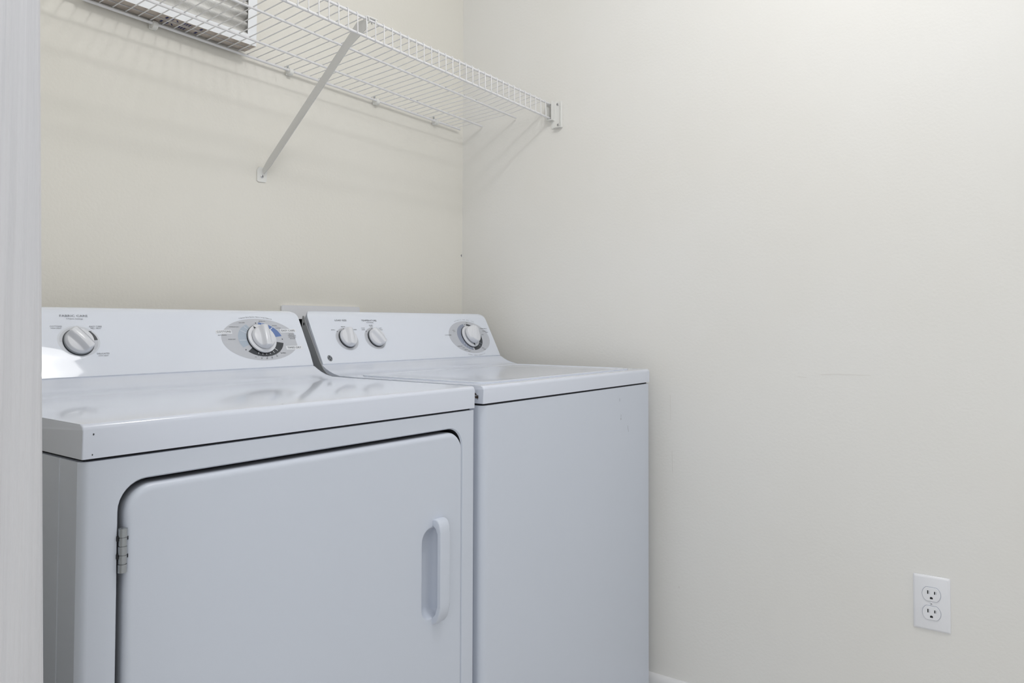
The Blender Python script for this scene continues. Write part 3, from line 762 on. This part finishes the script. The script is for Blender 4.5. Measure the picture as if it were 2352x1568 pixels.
screw(br, (-0.0015, -0.0024, -0.0085), 'y')
bm = bmesh.new()   # hook over the front rod
c = rod_at('ft', -0.724)+Vector((0.742, 0, 1.63-1.385)); 
for dx_ in (-0.016, 0.006):
    tube(bm, [c+Vector((dx_-0.002+0.0005*i, 0.0058*math.cos(a), 0.0058*math.sin(a))) for i, a in enumerate([math.radians(q) for q in range(-60, 241, 25)])], 0.0014, 6)
box(bm, (c.x-0.018, c.y-0.006, c.z+0.0032), (c.x+0.013, c.y+0.005, c.z+0.0062), 0.0008, 1)
obj('hook', bm, M_clip, br, smooth=50)
# end bracket on the right wall
eb = thing('shelf_end_bracket', 'white end bracket screwed to the right wall under the shelf front', 'bracket', (0, -0.355, 1.63))
bm = bmesh.new()
pl = rrect(-0.018, -0.0375, 0.0175, 0.0385, 0.003, 3)
prism(bm, pl, lambda p, s: (-0.0004-0.0026*s, p[0], p[1]))
box(bm, (-0.011, -0.0205, -0.0375), (-0.0004, -0.0180, 0.0385), 0.0008, 1)
box(bm, (-0.014, -0.0200, -0.0385), (-0.0004, 0.006, -0.0362), 0.0008, 1)
obj('bracket_plate', bm, M_clip, eb, smooth=35)
bm = bmesh.new()   # cup that takes the rod ends
yc0, yc1, zc0, zc1 = 0.0060, 0.0255, -0.0150, 0.0405
prism(bm, [(yc0, zc0), (yc1, zc0), (yc1, zc1), (yc1-.002, zc1), (yc1-.002, zc0+.002), (yc0+.002, zc0+.002), (yc0+.002, zc1), (yc0, zc1)], lambda p, s: (-0.019+0.018*s, p[0], p[1]))
obj('bracket_cup', bm, M_clip, eb, smooth=30)
screw(eb, (-0.0032, -0.004, 0.031), 'x'); screw(eb, (-0.0032, -0.006, -0.029), 'x')

# ================================================================== AIR FILTERS
def air_filter(y0_, label, loc_z):
    W_, H_, D_ = 0.360, 0.495, 0.0213
    t = thing('air_filter', label, 'air filter', (-0.8025-W_/2, y0_, loc_z), 0)
    t.rotation_euler = (math.radians(-0.6), 0.0216, -0.022)
    bm = bmesh.new()
    bw = 0.0225
    def lp(x0_, z0_, x1_, z1_, y_): return [bm.verts.new(q) for q in ((x0_, y_, z0_), (x1_, y_, z0_), (x1_, y_, z1_), (x0_, y_, z1_))]
    of_ = lp(-W_/2, 0, W_/2, H_, 0); ob_ = lp(-W_/2, 0, W_/2, H_, D_); inf_ = lp(-W_/2+bw, bw, W_/2-bw, H_-bw, 0); inb_ = lp(-W_/2+bw, bw, W_/2-bw, H_-bw, D_)
    bridge(bm, of_, inf_, 0); bridge(bm, of_, ob_, 1); bridge(bm, ob_, inb_, 1)
    # inner lining of the opening
    i2_ = lp(-W_/2+bw, bw, W_/2-bw, H_-bw, 0.0012); bridge(bm, inf_, i2_, 0)
    obj('frame', bm, [M_card, M_card_shade], t, smooth=0)
    bm = bmesh.new(); nz = 150; prev = None
    for i in range(nz+1):
        z = 0.004+(H_-0.008)*i/nz
        y = D_*0.5-0.0078*math.cos(2*PI*z/0.0235)
        row = [bm.verts.new((-W_/2+0.002+(W_-0.004)*j/16, y+0.0008*math.sin(j*1.9+i*.3), z)) for j in range(17)]
        if prev:
            for j in range(16): bm.faces.new((prev[j], prev[j+1], row[j+1], row[j]))
        prev = row
    obj('pleated_media', bm, M_media, t, smooth=80)
    bm = bmesh.new()   # blue printing on the lower edge
    for (xa, xb, ya, yb, sk) in ((-1.0110, -1.0065, .25, .72, 0), (-.9975, -.9945, .25, .72, .5), (-.9905, -.9810, .3, .7, 1), (-.9715, -.9680, .25, .72, 0), (-.9660, -.9625, .25, .75, 0), (-.9600, -.9565, .25, .75, 0), (-.9545, -.9535, .3, .5, 0), (-.9470, -.9455, .25, .45, 0), (-.9340, -.9290, .25, .75, 0)):
        k_ = 0.9855-1.0*0
        a_, b_ = xa+0.8025+W_/2, xb+0.8025+W_/2
        if sk == 1:
            q = [(a_, ya), (a_+.003, ya), (b_, yb), (b_-.003, yb)]
        else: q = [(a_, ya), (b_, ya), (b_-.001*sk, yb), (a_+.001*sk, yb)]
        bm.faces.new([bm.verts.new((x_, D_*y_, -0.0004)) for x_, y_ in q])
    bm2 = bm; obj('edge_printing', bm2, M_navy, t, smooth=0)
    bm = bmesh.new(); bm.faces.new([bm.verts.new(q) for q in ((-W_/2, D_*.96, -0.0003), (W_/2, D_*.96, -0.0003), (W_/2, D_, -0.0003), (-W_/2, D_, -0.0003))])
    obj('edge_seam', bm, M_ink2, t, smooth=0)
    return t
air_filter(-0.0535, 'white framed pleated air filter standing in front on the wire shelf', 1.6625)
air_filter(-0.0312, 'air filter with shade-toned edges behind the white framed one, nearest the wall', 1.6610)

# ================================================================== WALL OUTLET
ot = thing('wall_outlet', 'white duplex wall outlet low on the right wall', 'outlet', (0, -1.3056, 0.4383))
bm = bmesh.new()
a_ = [bm.verts.new((-0.0003, p[0], p[1])) for p in rrect(-.035, -.05715, .035, .05715, .002, 3)]
b_ = [bm.verts.new((-0.0022, p[0], p[1])) for p in rrect(-.035, -.05715, .035, .05715, .002, 3)]
c_ = [bm.verts.new((-0.0052, p[0], p[1])) for p in rrect(-.0318, -.0540, .0318, .0540, .002, 3)]
d_ = [bm.verts.new((-0.0056, p[0], p[1])) for p in rrect(-.0308, -.0530, .0308, .0530, .002, 3)]
bridge(bm, a_, b_); bridge(bm, b_, c_); bridge(bm, c_, d_); bm.faces.new(d_)
obj('cover_plate', bm, M_plate, ot, smooth=25)
def recept(zc):
    def shape(r, cut, n=48):
        return [(r*math.cos(2*PI*i/n), max(-cut, min(cut, r*math.sin(2*PI*i/n)))) for i in range(n)]
    bm = bmesh.new()
    L0 = [bm.verts.new((-0.0054, p[0], zc+p[1])) for p in shape(.0173, .0143)]
    L1 = [bm.verts.new((-0.0074, p[0], zc+p[1])) for p in shape(.0173, .0143)]
    L2 = [bm.verts.new((-0.0078, p[0], zc+p[1])) for p in shape(.0169, .0139)]
    bridge(bm, L0, L1); bridge(bm, L1, L2); bm.faces.new(L2)
    r = obj('receptacle', bm, M_plate, ot, smooth=30)
    bm = bmesh.new()
    G0 = [bm.verts.new((-0.0058, p[0], zc+p[1])) for p in shape(.0180, .0150)]
    G1 = [bm.verts.new((-0.0058, p[0], zc+p[1])) for p in shape(.0172, .0142)]
    bridge(bm, G0, G1); obj('receptacle_gap', bm, M_gray3, r, smooth=0)
    for (yy, hh) in ((0.0066, 0.0042), (-0.0064, 0.0034)):
        bm = bmesh.new(); box(bm, (-0.00805, yy-0.0011, zc+0.0025-hh+.002), (-0.0074, yy+0.0011, zc+0.0025+hh+.001)); obj('slot', bm, M_dark, r)
        bm = bmesh.new(); box(bm, (-0.00800, yy-0.0033, zc+0.0025-hh+.002), (-0.0074, yy-0.0027, zc+0.0025+hh+.001)); obj('slot_reflection', bm, M_gray3, r)  # grey strip painted as the reflection beside each slot
    bm = bmesh.new()
    pts = [(0.0028*math.cos(math.radians(a)), 0.0024*math.sin(math.radians(a))) for a in range(0, 181, 20)]+[(-.0028, -.0022), (.0028, -.0022)]
    prism(bm, pts, lambda p, s: (-0.0080+0.0006*s, p[0], zc-0.0075+p[1])); obj('ground_slot', bm, M_dark, r)
recept(0.0195); recept(-0.0195)
screw(ot, (-0.0056, 0, 0), 'x', 0.0022, M_plate)
